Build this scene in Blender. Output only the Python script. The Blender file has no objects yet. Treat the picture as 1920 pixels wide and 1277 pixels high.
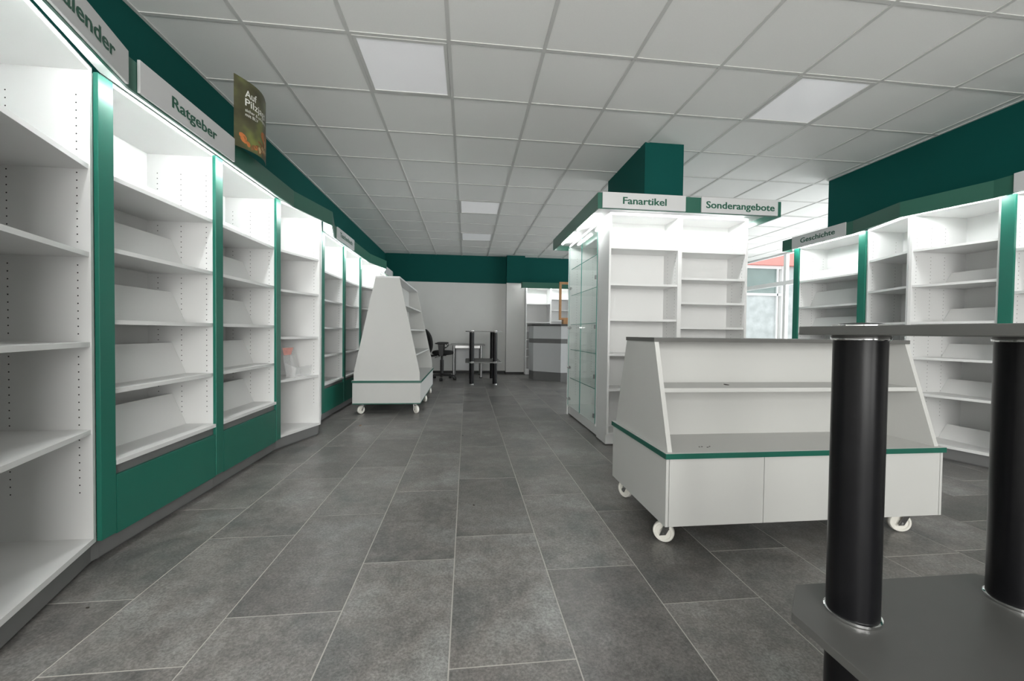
import bpy, math, random
from mathutils import Matrix, Vector
random.seed(7)
scene = bpy.context.scene
COL = scene.collection
PI = math.pi

# ---------------------------------------------------------------- camera
CZ = 1.02                                   # lens height above the floor
YAW, PITCH, ROLL, FPX = 0.1124, -0.0202, 0.0119, 751.685
_f = Vector((math.sin(YAW)*math.cos(PITCH), math.cos(YAW)*math.cos(PITCH), math.sin(PITCH)))
_r = Vector((math.cos(YAW), -math.sin(YAW), 0)); _u = _r.cross(_f)
_c, _s = math.cos(ROLL), math.sin(ROLL)
_r, _u = _c*_r + _s*_u, -_s*_r + _c*_u
cam = bpy.data.cameras.new('camera'); cam.sensor_width = 36; cam.lens = 36*FPX/1920
cam.clip_start = 0.02; cam.clip_end = 200
camo = bpy.data.objects.new('camera', cam); COL.objects.link(camo)
camo.matrix_world = Matrix(((_r.x, _u.x, -_f.x, 0), (_r.y, _u.y, -_f.y, 0), (_r.z, _u.z, -_f.z, CZ), (0, 0, 0, 1)))
scene.camera = camo

# ---------------------------------------------------------------- world, daylight, exposure
w = bpy.data.worlds.new('sky'); scene.world = w; w.use_nodes = True
w.node_tree.nodes['Background'].inputs[0].default_value = (0.93, 0.97, 1.0, 1)
w.node_tree.nodes['Background'].inputs[1].default_value = 1.5
scene.view_settings.view_transform = 'Standard'; scene.view_settings.look = 'None'
scene.view_settings.gamma = 1; scene.view_settings.use_curve_mapping = False
scene.view_settings.exposure = 0.78
scene.cycles.transparent_max_bounces = 32; scene.cycles.max_bounces = 14; scene.cycles.diffuse_bounces = 7
TUBE = 37.0                                 # brightness of the shelf tubes

def area(name, loc, rot, sx, sy, power, color):
    l = bpy.data.lights.new(name, 'AREA'); l.shape = 'RECTANGLE'; l.size = sx; l.size_y = sy
    l.energy = power; l.color = color
    o = bpy.data.objects.new(name, l); COL.objects.link(o); o.location = loc; o.rotation_euler = rot
    return o
# daylight through the added, unseen shop window behind the camera and through the glazed side
area('daylight_added_window', (.2, -3.25, 1.5), (PI/2, 0, 0), 3.6, 2.2, 165, (1.0, 0.95, 0.92))
area('daylight_side_glazing', (8.3, 6.2, 1.7), (0, PI/2, 0), 3.0, 3.4, 200, (0.97, 0.98, 1.0))

# ---------------------------------------------------------------- materials
def srgb(r, g, b):
    return tuple((c/12.92 if c <= .04045 else ((c+.055)/1.055)**2.4) for c in (r/255, g/255, b/255)) + (1,)
MAT = {}
def mat(name, col, rough=.5, metal=0., spec=.5, noise=0., nscale=40., bump=0., emit=0., trans=0., coat=0.):
    m = bpy.data.materials.new(name); m.use_nodes = True; nt = m.node_tree; b = nt.nodes['Principled BSDF']
    b.inputs['Base Color'].default_value = col; b.inputs['Roughness'].default_value = rough
    b.inputs['Metallic'].default_value = metal; b.inputs['Specular IOR Level'].default_value = spec
    b.inputs['Coat Weight'].default_value = coat
    if trans: b.inputs['Transmission Weight'].default_value = trans
    if emit:
        b.inputs['Emission Color'].default_value = (1, 1, 1, 1); b.inputs['Emission Strength'].default_value = emit
    if noise or bump:
        tc = nt.nodes.new('ShaderNodeTexCoord'); n = nt.nodes.new('ShaderNodeTexNoise')
        n.inputs['Scale'].default_value = nscale; n.inputs['Detail'].default_value = 4
        nt.links.new(tc.outputs['Object'], n.inputs['Vector'])
        if noise:
            mx = nt.nodes.new('ShaderNodeMix'); mx.data_type = 'RGBA'
            mx.inputs[6].default_value = tuple(c*(1-noise) for c in col[:3])+(1,)
            mx.inputs[7].default_value = tuple(min(1, c*(1+noise)) for c in col[:3])+(1,)
            nt.links.new(n.outputs['Fac'], mx.inputs[0]); nt.links.new(mx.outputs[2], b.inputs['Base Color'])
        if bump:
            bp = nt.nodes.new('ShaderNodeBump'); bp.inputs['Strength'].default_value = bump; bp.inputs['Distance'].default_value = .002
            nt.links.new(n.outputs['Fac'], bp.inputs['Height']); nt.links.new(bp.outputs[0], b.inputs['Normal'])
    MAT[name] = m; return m
mat('laminate', (.74, .74, .735, 1), .38, noise=.015, nscale=6)
mat('laminate_edge', (.8, .8, .8, 1), .3, noise=.01, nscale=8)
mat('dolly_white', (.53, .53, .515, 1), .42, noise=.02, nscale=5)
mat('wall_white', (.64, .64, .625, 1), .8, noise=.03, nscale=5, bump=.05)
mat('wall_green', (.0006, .072, .062, 1), .75, spec=.2, noise=.05, nscale=4, bump=.05)
mat('post_green', (.01, .14, .098, 1), .35, noise=.03, nscale=8)
mat('fascia_green', (.03, .125, .088, 1), .3, noise=.04, nscale=8)
mat('edge_green', (.004, .095, .065, 1), .4, noise=.03, nscale=10)
mat('plinth_grey', (.17, .17, .17, 1), .4, noise=.05, nscale=12)
mat('shadow_gap', (.12, .12, .12, 1), .6, noise=.05, nscale=12)
mat('sign_grey', (.66, .66, .665, 1), .35, metal=.15, noise=.03, nscale=5)
mat('letter_green', (.012, .10, .06, 1), .4, noise=.02, nscale=10)
mat('pin_hole', (.02, .02, .02, 1), .8, noise=.1, nscale=50)
mat('steel', (.36, .36, .36, 1), .38, metal=1., noise=.05, nscale=30)
mat('chrome', (.8, .8, .8, 1), .08, metal=1., noise=.02, nscale=30)
mat('black_gloss', (.005, .005, .006, 1), .3, spec=.22, noise=.2, nscale=60)
mat('black_fabric', (.006, .006, .006, 1), .9, noise=.3, nscale=90)
mat('black_plastic', (.01, .01, .01, 1), .5, noise=.2, nscale=40)
mat('table_grey', (.10, .10, .095, 1), .38, noise=.06, nscale=20)
mat('desk_grey', (.24, .24, .235, 1), .4, noise=.05, nscale=20)
mat('caster_white', (.78, .76, .70, 1), .4, noise=.03, nscale=20)
mat('counter_top', (.07, .07, .07, 1), .4, noise=.1, nscale=40)
mat('counter_white', (.60, .61, .62, 1), .4, noise=.02, nscale=10)
mat('wood', (.50, .27, .12, 1), .45, noise=.15, nscale=15)
mat('grout', (.46, .44, .41, 1), .8, noise=.08, nscale=30)
mat('ceiling_tile', (.86, .86, .845, 1), .9, noise=.03, nscale=120, bump=.15)
mat('ceiling_bar', (.62, .62, .605, 1), .5, noise=.02, nscale=10)
mat('diffuser', (.82, .82, .85, 1), .22, noise=.02, nscale=4, emit=.1)
mat('window_white', (.85, .85, .85, 1), .4, noise=.02, nscale=10)
mat('awning_red', (.72, .25, .22, 1), .6, noise=.04, nscale=6)
mat('far_glass', (.20, .25, .235, 1), .2, noise=.25, nscale=2)
mat('far_display', (.46, .48, .48, 1), .3, noise=.45, nscale=4)
mat('pavement', (.45, .44, .42, 1), .8, noise=.1, nscale=8)
mat('facade', (.75, .72, .68, 1), .8, noise=.05, nscale=3)
mat('tube', (1, 1, 1, 1), .5, emit=TUBE, noise=.0)
mat('pink_card', (.75, .35, .30, 1), .5, noise=.2, nscale=30)
mat('poster_white', (.8, .8, .75, 1), .5, noise=.02, nscale=20)
mat('cap_orange', (.50, .16, .045, 1), .5, noise=.3, nscale=25)
mat('stem_cream', (.55, .42, .22, 1), .5, noise=.2, nscale=25)
mat('leaf_brown', (.22, .11, .04, 1), .6, noise=.5, nscale=30)
mat('scrap', (.03, .025, .02, 1), .8, noise=.3, nscale=60)

def glass_mat(name, tint, refl=.08):
    m = bpy.data.materials.new(name); m.use_nodes = True; nt = m.node_tree; nt.nodes.clear()
    o = nt.nodes.new('ShaderNodeOutputMaterial'); mx = nt.nodes.new('ShaderNodeMixShader')
    t = nt.nodes.new('ShaderNodeBsdfTransparent'); g = nt.nodes.new('ShaderNodeBsdfGlossy'); fr = nt.nodes.new('ShaderNodeLayerWeight')
    pw_ = nt.nodes.new('ShaderNodeMath'); pw_.operation = 'POWER'; pw_.inputs[1].default_value = 4.5
    ma = nt.nodes.new('ShaderNodeMath'); ma.operation = 'MULTIPLY_ADD'; ma.inputs[1].default_value = .30; ma.inputs[2].default_value = .025
    t.inputs[0].default_value = tint; g.inputs['Roughness'].default_value = .02; fr.inputs[0].default_value = .5
    nt.links.new(fr.outputs['Facing'], pw_.inputs[0]); nt.links.new(pw_.outputs[0], ma.inputs[0]); nt.links.new(ma.outputs[0], mx.inputs[0]); nt.links.new(t.outputs[0], mx.inputs[1]); nt.links.new(g.outputs[0], mx.inputs[2])
    nt.links.new(mx.outputs[0], o.inputs[0]); MAT[name] = m
glass_mat('glass', (.975, .99, .985, 1)); glass_mat('glass_clear', (.97, .985, .98, 1))
def plastic_mat():
    m = bpy.data.materials.new('clear_plastic'); m.use_nodes = True; nt = m.node_tree; nt.nodes.clear()
    o = nt.nodes.new('ShaderNodeOutputMaterial'); t = nt.nodes.new('ShaderNodeBsdfTransparent'); p = nt.nodes.new('ShaderNodeBsdfPrincipled'); mx = nt.nodes.new('ShaderNodeMixShader')
    p.inputs['Base Color'].default_value = (.9, .9, .9, 1); p.inputs['Roughness'].default_value = .12; mx.inputs[0].default_value = .28
    nt.links.new(t.outputs[0], mx.inputs[1]); nt.links.new(p.outputs[0], mx.inputs[2]); nt.links.new(mx.outputs[0], o.inputs[0]); MAT['clear_plastic'] = m
plastic_mat()
mat('glass_edge', (.10, .32, .27, 1), .15, noise=.05, nscale=20)

def floor_material():
    m = bpy.data.materials.new('slate_tile'); m.use_nodes = True; nt = m.node_tree; b = nt.nodes['Principled BSDF']
    N = nt.nodes.new; L = nt.links.new
    tc = N('ShaderNodeTexCoord'); oi = N('ShaderNodeObjectInfo')
    add = N('ShaderNodeVectorMath'); add.operation = 'MULTIPLY_ADD'
    L(oi.outputs['Random'], add.inputs[1]); add.inputs[0].default_value = (31, 17, 5)
    L(tc.outputs['Object'], add.inputs[2])
    def noise(scale, detail, rough=.6):
        n = N('ShaderNodeTexNoise'); n.inputs['Scale'].default_value = scale; n.inputs['Detail'].default_value = detail
        n.inputs['Roughness'].default_value = rough; L(add.outputs[0], n.inputs['Vector']); return n
    def mix(fac, a, bb, mode='MIX'):
        x = N('ShaderNodeMix'); x.data_type = 'RGBA'; x.blend_type = mode
        for s, v in ((0, fac), (6, a), (7, bb)):
            if isinstance(v, (tuple, float, int)): x.inputs[s].default_value = v
            else: L(v, x.inputs[s])
        return x.outputs[2]
    big, mid, fine = noise(3.2, 4), noise(16, 6, .7), noise(110, 5, .75)
    r1 = N('ShaderNodeValToRGB'); r1.color_ramp.elements[0].position = .32; r1.color_ramp.elements[1].position = .70
    r1.color_ramp.elements[0].color = (.11, .112, .108, 1); r1.color_ramp.elements[1].color = (.20, .20, .195, 1)
    e = r1.color_ramp.elements.new(.52); e.color = (.158, .149, .141, 1)
    L(big.outputs['Fac'], r1.inputs[0])
    r2 = N('ShaderNodeValToRGB'); r2.color_ramp.elements[0].position = .35; r2.color_ramp.elements[1].position = .72
    r2.color_ramp.elements[0].color = (.66, .66, .66, 1); r2.color_ramp.elements[1].color = (1.3, 1.3, 1.3, 1)
    L(mid.outputs['Fac'], r2.inputs[0])
    c = mix(.8, r1.outputs[0], r2.outputs[0], 'MULTIPLY')
    r3 = N('ShaderNodeValToRGB'); r3.color_ramp.elements[0].position = .38; r3.color_ramp.elements[1].position = .78
    r3.color_ramp.elements[0].color = (.66, .66, .66, 1); r3.color_ramp.elements[1].color = (2.3, 2.3, 2.3, 1)
    L(fine.outputs['Fac'], r3.inputs[0])
    c = mix(.7, c, r3.outputs[0], 'MULTIPLY')
    mr = N('ShaderNodeMapRange'); mr.inputs[3].default_value = .82; mr.inputs[4].default_value = 1.22
    L(oi.outputs['Random'], mr.inputs[0])
    hs = N('ShaderNodeHueSaturation'); L(mr.outputs[0], hs.inputs['Value']); L(c, hs.inputs['Color'])
    L(hs.outputs[0], b.inputs['Base Color'])
    b.inputs['Roughness'].default_value = .42
    rr = N('ShaderNodeMapRange'); rr.inputs[3].default_value = .24; rr.inputs[4].default_value = .46
    L(mid.outputs['Fac'], rr.inputs[0]); L(rr.outputs[0], b.inputs['Roughness'])
    bp = N('ShaderNodeBump'); bp.inputs['Strength'].default_value = .25; bp.inputs['Distance'].default_value = .002
    L(mid.outputs['Fac'], bp.inputs['Height']); L(bp.outputs[0], b.inputs['Normal'])
    MAT['slate_tile'] = m
floor_material()

def poster_material():
    m = bpy.data.materials.new('poster_forest'); m.use_nodes = True; nt = m.node_tree; b = nt.nodes['Principled BSDF']
    tc = nt.nodes.new('ShaderNodeTexCoord'); n = nt.nodes.new('ShaderNodeTexNoise'); n.inputs['Scale'].default_value = 7; n.inputs['Detail'].default_value = 2
    r = nt.nodes.new('ShaderNodeValToRGB'); el = r.color_ramp.elements
    el[0].position = .3; el[0].color = (.05, .045, .022, 1); el[1].position = .72; el[1].color = (.20, .23, .06, 1)
    e = el.new(.5); e.color = (.09, .09, .042, 1)
    nt.links.new(tc.outputs['Object'], n.inputs['Vector']); nt.links.new(n.outputs['Fac'], r.inputs[0])
    nt.links.new(r.outputs[0], b.inputs['Base Color']); b.inputs['Roughness'].default_value = .4
    MAT['poster_forest'] = m
poster_material()

# ---------------------------------------------------------------- mesh helpers
class MB:
    def __init__(s): s.v, s.f = [], []
    def quadbox(s, bot, top):
        n = len(s.v); k = len(bot); s.v += [tuple(p) for p in bot] + [tuple(p) for p in top]
        s.f.append(tuple(range(n+k-1, n-1, -1))); s.f.append(tuple(range(n+k, n+2*k)))
        for i in range(k):
            j = (i+1) % k; s.f.append((n+i, n+j, n+k+j, n+k+i))
        return s
    def box(s, x0, x1, y0, y1, z0, z1):
        return s.quadbox([(x0, y0, z0), (x1, y0, z0), (x1, y1, z0), (x0, y1, z0)], [(x0, y0, z1), (x1, y0, z1), (x1, y1, z1), (x0, y1, z1)])
    def prism(s, poly, z0, z1):                     # poly counter-clockwise in xy
        return s.quadbox([(x, y, z0) for x, y in poly], [(x, y, z1) for x, y in poly])
    def prism_x(s, poly, x0, x1):                   # poly in (y, z), counter-clockwise
        return s.quadbox([(x0, y, z) for y, z in poly], [(x1, y, z) for y, z in poly])
    def prism_y(s, poly, y0, y1):                   # poly in (x, z), clockwise seen from +y
        return s.quadbox([(x, y1, z) for x, z in poly], [(x, y0, z) for x, z in poly])
    def tube(s, p0, p1, r0, r1=None, n=12, caps=True):
        r1 = r0 if r1 is None else r1
        p0, p1 = Vector(p0), Vector(p1); d = (p1-p0).normalized()
        a = d.orthogonal().normalized(); b = d.cross(a); k = len(s.v)
        for p, r in ((p0, r0), (p1, r1)):
            for i in range(n):
                t = 2*PI*i/n; q = p + a*math.cos(t)*r + b*math.sin(t)*r; s.v.append(tuple(q))
        for i in range(n):
            j = (i+1) % n; s.f.append((k+i, k+j, k+n+j, k+n+i))
        if caps: s.f.append(tuple(range(k+n-1, k-1, -1))); s.f.append(tuple(range(k+n, k+2*n)))
        return s
    def path(s, pts, r, n=8):
        for a, b in zip(pts[:-1], pts[1:]): s.tube(a, b, r, n=n)
        return s
    def disc(s, c, axis, r, n=6):
        k = len(s.v); c = Vector(c); d = Vector(axis); a = d.orthogonal().normalized(); b = d.cross(a)
        for i in range(n):
            t = 2*PI*i/n; s.v.append(tuple(c + a*math.cos(t)*r + b*math.sin(t)*r))
        s.f.append(tuple(range(k, k+n))); return s
    def lathe(s, prof, cx=0, cy=0, n=24):           # prof: (r, z) upwards
        k = len(s.v)
        for r, z in prof:
            for i in range(n):
                t = 2*PI*i/n; s.v.append((cx+r*math.cos(t), cy+r*math.sin(t), z))
        for a in range(len(prof)-1):
            for i in range(n):
                j = (i+1) % n; s.f.append((k+a*n+i, k+a*n+j, k+(a+1)*n+j, k+(a+1)*n+i))
        s.f.append(tuple(range(k+n-1, k-1, -1))); m = k+(len(prof)-1)*n; s.f.append(tuple(range(m, m+n))); return s
    def blob(s, c, rx, ry, rz, e=2.0, nu=20, nv=12, fn=None):   # superellipsoid
        k = len(s.v); p = lambda v: math.copysign(abs(v)**(2/e), v)
        for a in range(nv+1):
            th = -PI/2 + PI*a/nv
            for i in range(nu):
                ph = 2*PI*i/nu
                q = (rx*p(math.cos(th))*p(math.cos(ph)), ry*p(math.cos(th))*p(math.sin(ph)), rz*p(math.sin(th)))
                if fn: q = fn(*q)
                s.v.append((c[0]+q[0], c[1]+q[1], c[2]+q[2]))
        for a in range(nv):
            for i in range(nu):
                j = (i+1) % nu; s.f.append((k+a*nu+i, k+a*nu+j, k+(a+1)*nu+j, k+(a+1)*nu+i))
        return s
    def mesh(s, name, m, smooth=False):
        me = bpy.data.meshes.new(name); me.from_pydata(s.v, [], s.f); me.materials.append(MAT[m])
        if smooth: me.shade_smooth(); me.set_sharp_from_angle(angle=.7)
        me.update(); return me
    def build(s, name, m, parent=None, smooth=False, bevel=0., kind=None, label=None):
        o = bpy.data.objects.new(name, s.mesh(name, m, smooth)); COL.objects.link(o)
        if parent: o.parent = parent
        if bevel:
            b = o.modifiers.new('bevel', 'BEVEL'); b.width = bevel; b.segments = 2; b.limit_method = 'ANGLE'
        if kind: o['kind'] = kind
        if label: o['label'] = label
        return o
def tag(o, label, cat, group=None):
    o['label'] = label; o['category'] = cat
    if group: o['group'] = group
    return o
def thing(name, label, cat, loc=(0, 0, 0), rz=0., group=None):
    o = bpy.data.objects.new(name, None); COL.objects.link(o); o.location = loc; o.rotation_euler = (0, 0, rz)
    o.empty_display_size = .1
    return tag(o, label, cat, group)
def text_mesh(body, size, bold=0., width=None):
    """2-D glyph outlines as (verts, faces), origin at the baseline left, scaled to width if given"""
    cu = bpy.data.curves.new('lettering', 'FONT'); cu.body = body; cu.size = size; cu.offset = bold; cu.resolution_u = 3
    o = bpy.data.objects.new('lettering', cu); COL.objects.link(o)
    dg = bpy.context.evaluated_depsgraph_get(); me = bpy.data.meshes.new_from_object(o.evaluated_get(dg))
    v = [(p.co.x, p.co.y) for p in me.vertices]; f = [tuple(p.vertices) for p in me.polygons]
    bpy.data.objects.remove(o); bpy.data.curves.remove(cu); bpy.data.meshes.remove(me)
    x0 = min(p[0] for p in v); x1 = max(p[0] for p in v)
    k = (width/(x1-x0)) if width else 1
    return [((x-x0)*k, y) for x, y in v], f, (width or (x1-x0))

# ================================================================ the room
XL, XG, YB, YF, H = -1.97, 7.14, 9.95, -3.1, 2.89
def struct(name, mb, m, parent=None):
    o = mb.build(name, m, parent)
    if parent is None: o['kind'] = 'structure'
    return o
fl = struct('floor', MB().box(XL-.2, XG+.2, YF-.2, YB+.2, -.25, -.0008), 'grout')
# stone tiles 0.396 x 0.787 m in running rows
TW, TL, FX0 = .3964, .7875, -1.6307
off = {-1: 1.3, 0: 1.636, 1: 1.292, 2: 1.497, 3: 1.798, 4: 1.2035, 5: 1.677, 6: 1.421, 7: 1.75, 8: 1.32}
tile_mesh = {}; rest = MB(); ntile = 0
for c in range(-1, 22):
    x0 = FX0 + c*TW; o0 = off.get(c, random.random()*TL) % TL
    r = -5
    while True:
        y0 = o0 + r*TL; r += 1
        if y0 > YB: break
        xa, xb = max(x0, XL)+.0016, min(x0+TW, XG)-.0016; ya, yb = max(y0, YF)+.0016, min(y0+TL, YB)-.0016
        if xb-xa < .01 or yb-ya < .01: continue
        if (.1 < yb and xa < 4.4 and xa > -1.9) or (yb > 5 and xa < 6.2):
            key = (round(xb-xa, 3), round(yb-ya, 3))
            if key not in tile_mesh:
                a, b = key[0]/2, key[1]/2
                tile_mesh[key] = MB().quadbox([(-a, -b, -.01), (a, -b, -.01), (a, b, -.01), (-a, b, -.01)], [(-a+.0006, -b+.0006, 0), (a-.0006, -b+.0006, 0), (a-.0006, b-.0006, 0), (-a+.0006, b-.0006, 0)]).mesh('tile', 'slate_tile')
            t = bpy.data.objects.new('tile', tile_mesh[key]); COL.objects.link(t); t.parent = fl
            t.location = ((xa+xb)/2, (ya+yb)/2, 0); ntile += 1
        else: rest.box(xa, xb, ya, yb, -.01, 0)
rest.build('outlying_tiles', 'slate_tile', fl, kind='stuff')

# walls: white below, green band above 2.225 m
BAND = 2.225
def wall(name, x0, x1, y0, y1):
    o = struct(name, MB().box(x0, x1, y0, y1, 0, BAND), 'wall_white')
    MB().box(x0, x1, y0, y1, BAND, H+.1).build('green_band', 'wall_green', o, label='dark green painted upper band'); return o
wall('wall_left', XL-.15, XL, YF, YB)
wb = wall('wall_back', XL-.15, XG+.1, YB, YB+.15)
cp = wall('wall_column', .955, 1.40, 9.75, YB)
wr = struct('wall_right', MB().box(4.455, 4.60, YF, 4.42, 0, 2.20), 'wall_white')
MB().box(4.325, 4.60, YF, 4.42, 2.20, H+.1).build('green_beam', 'wall_green', wr, label='dark green boxed beam above the bookcases')
bb = struct('baseboard_back', MB().box(XL, .955, YB-.012, YB, 0, .06)  .box(.945, 1.40, 9.738, 9.75, 0, .05).box(.943, .955, 9.738, YB-.012, 0, .05), 'black_plastic')
pil = struct('wall_pillar', MB().box(1.714, 2.113, 3.785, 4.82, 0, H+.05), 'wall_green')
# assumed front wall behind the camera; its unseen shop window is added for daylight
WX0, WX1 = -1.7, 2.1
wf = struct('wall_front', MB().box(XL-.15, WX0, YF-.15, YF, 0, H+.1).box(WX1, XG+.1, YF-.15, YF, 0, H+.1).box(WX0, WX1, YF-.15, YF, 0, .2).box(WX0, WX1, YF-.15, YF, 2.7, H+.1), 'wall_white')
wn = struct('window_assumed', MB().box(WX0, WX1, YF-.1, YF-.04, .2, .27).box(WX0, WX1, YF-.1, YF-.04, 2.63, 2.7).box(WX0, WX0+.06, YF-.1, YF-.04, .27, 2.63).box(WX1-.06, WX1, YF-.1, YF-.04, .27, 2.63), 'window_white')
MB().box(.17, .23, YF-.1, YF-.04, .27, 2.63).build('mullion', 'window_white', wn)
for xa, xb in ((WX0+.06, .17), (.23, WX1-.06)): MB().box(xa, xb, YF-.075, YF-.065, .27, 2.63).build('pane', 'glass_clear', wn)
# glazed side towards the street
wg = struct('window_2', MB().box(XG, XG+.07, 4.42, YB, 0, .12).box(XG, XG+.07, 4.42, YB, H-.03, H+.1), 'window_white')
MB().box(XG-.01, XG+.07, 4.42, YB, 2.165, 2.26).build('transom', 'window_white', wg)
ys = [4.42, 6.1, 7.75, 8.36, YB]
for i, y in enumerate(ys):
    if 0 < i < 4 and i != 2: MB().box(XG, XG+.07, y-.04, y+.04, .12, H-.03).build('mullion', 'window_white', wg)
for a, b in ((4.42, 6.06), (6.14, 8.32), (8.40, YB)):
    for z0, z1 in ((.12, 2.165), (2.26, H-.03)):
        MB().box(XG+.03, XG+.04, a, b, z0, z1).build('pane', 'glass_clear', wg)
struct('wall_street_side', MB().box(4.6, XG+.1, 4.30, 4.42, 0, H+.1), 'wall_white')

# street outside the glazing
pv = struct('ground_street', MB().box(XG+.07, 24, -6, 26, -.2, -.02), 'pavement')
sf = thing('shopfront', 'white framed shop window across the street under a red fascia', 'shopfront', (8, 11, 0))
MB().box(-.85, 4.0, .12, .3, -.02, 5.2).build('wall', 'facade', sf)
MB().box(-.85, 3.6, -.12, .1, 3.09, 3.75).build('fascia', 'awning_red', sf)
for z0, z1 in ((3.0, 3.09), (2.2, 2.27), (0, .15)): MB().box(-.85, 1.3, 0, .1, z0, z1).build('rail', 'window_white', sf)
MB().box(1.3, 1.47, -.02, .1, 0, 3.09).build('frame_post', 'window_white', sf)
MB().box(1.16, 1.2, 0, .1, .15, 3.0).build('frame_post', 'window_white', sf)
MB().box(-.85, 1.16, .05, .06, 2.27, 3.0).build('pane', 'far_glass', sf)
MB().box(-.85, 1.16, .05, .06, .15, 2.2).build('pane', 'far_display', sf)
MB().box(1.47, 3.6, .05, .06, 0, 3.09).build('pane', 'far_display', sf)

# ceiling: 625 mm tiles in a visible grid
G, GX, GY = .625, -.1336, 2.657
ce = struct('ceiling', MB().box(XL-.1, XG+.1, YF-.1, YB+.1, H+.04, H+.15), 'ceiling_tile')
lamps = {(-1, 0): 0, (4, 0): 1, (0, 5): 2, (0, 8): 3, (8, 5): 4, (-1, -5): 5, (4, -5): 6}
lamp_label = ['square ceiling light in the panel grid before the first drawer bookcases', 'square ceiling light in the grid beside the green beam', 'square ceiling light in the grid in front of the glass cabinet canopy', 'dull square ceiling light in the grid close to the back wall',
              'square ceiling light in the grid near the street window', 'square ceiling light in the grid near the added front window', 'square ceiling light in the grid between added front window and green beam']
tmesh = {}; rest = MB(); nt_ = 0
i0, i1 = -3, 12; j0, j1 = -10, 12
for i in range(i0, i1):
    for j in range(j0, j1):
        xa, xb = max(GX+i*G, XL), min(GX+(i+1)*G, XG); ya, yb = max(GY+j*G, YF), min(GY+(j+1)*G, YB)
        if xb-xa < .02 or yb-ya < .02 or (i, j) in lamps: continue
        xa += .009; xb -= .009; ya += .009; yb -= .009
        key = (round(xb-xa, 3), round(yb-ya, 3))
        if j < -5 or (xa > 4.6 and yb < 4.4): rest.box(xa, xb, ya, yb, H+.004, H+.02); continue
        if key not in tmesh: tmesh[key] = MB().box(-key[0]/2, key[0]/2, -key[1]/2, key[1]/2, 0, .016).mesh('ceiling_tile', 'ceiling_tile')
        t = bpy.data.objects.new('ceiling_tile', tmesh[key]); COL.objects.link(t); t.parent = ce
        t.location = ((xa+xb)/2, (ya+yb)/2, H+.004); nt_ += 1
rest.build('outlying_tiles', 'ceiling_tile', ce, kind='stuff')
for i in range(i0+1, i1+1):
    x = GX+i*G
    if XL+.03 < x < XG-.03: MB().box(x-.012, x+.012, YF, YB, H-.001, H+.03).build('grid_bar', 'ceiling_bar', ce)
for j in range(j0+1, j1+1):
    y = GY+j*G
    if YF+.03 < y < YB-.03: MB().box(XL, XG, y-.012, y+.012, H, H+.031).build('grid_bar', 'ceiling_bar', ce)
MB().box(XL, XL+.022, YF, YB, H-.002, H+.03).build('edge_trim', 'ceiling_bar', ce)
MB().box(4.303, 4.325, YF, 4.42, H-.002, H+.03).build('edge_trim', 'ceiling_bar', ce)
for (i, j), k in lamps.items():
    xa, ya = GX+i*G+.014, GY+j*G+.014; s = G-.028
    t = thing('ceiling_light', lamp_label[k], 'ceiling light', (xa+s/2, ya+s/2, H), 0, 'square lights in the ceiling grid')
    h = s/2; b = .022
    m = MB().box(-h, h, -h, -h+b, -.003, .02).box(-h, h, h-b, h, -.003, .02).box(-h, -h+b, -h+b, h-b, -.003, .02).box(h-b, h, -h+b, h-b, -.003, .02)
    m.build('frame', 'ceiling_bar', t)
    MB().box(-h+b, h-b, -h+b, h-b, .002, .02).build('diffuser', 'diffuser', t)

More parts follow.
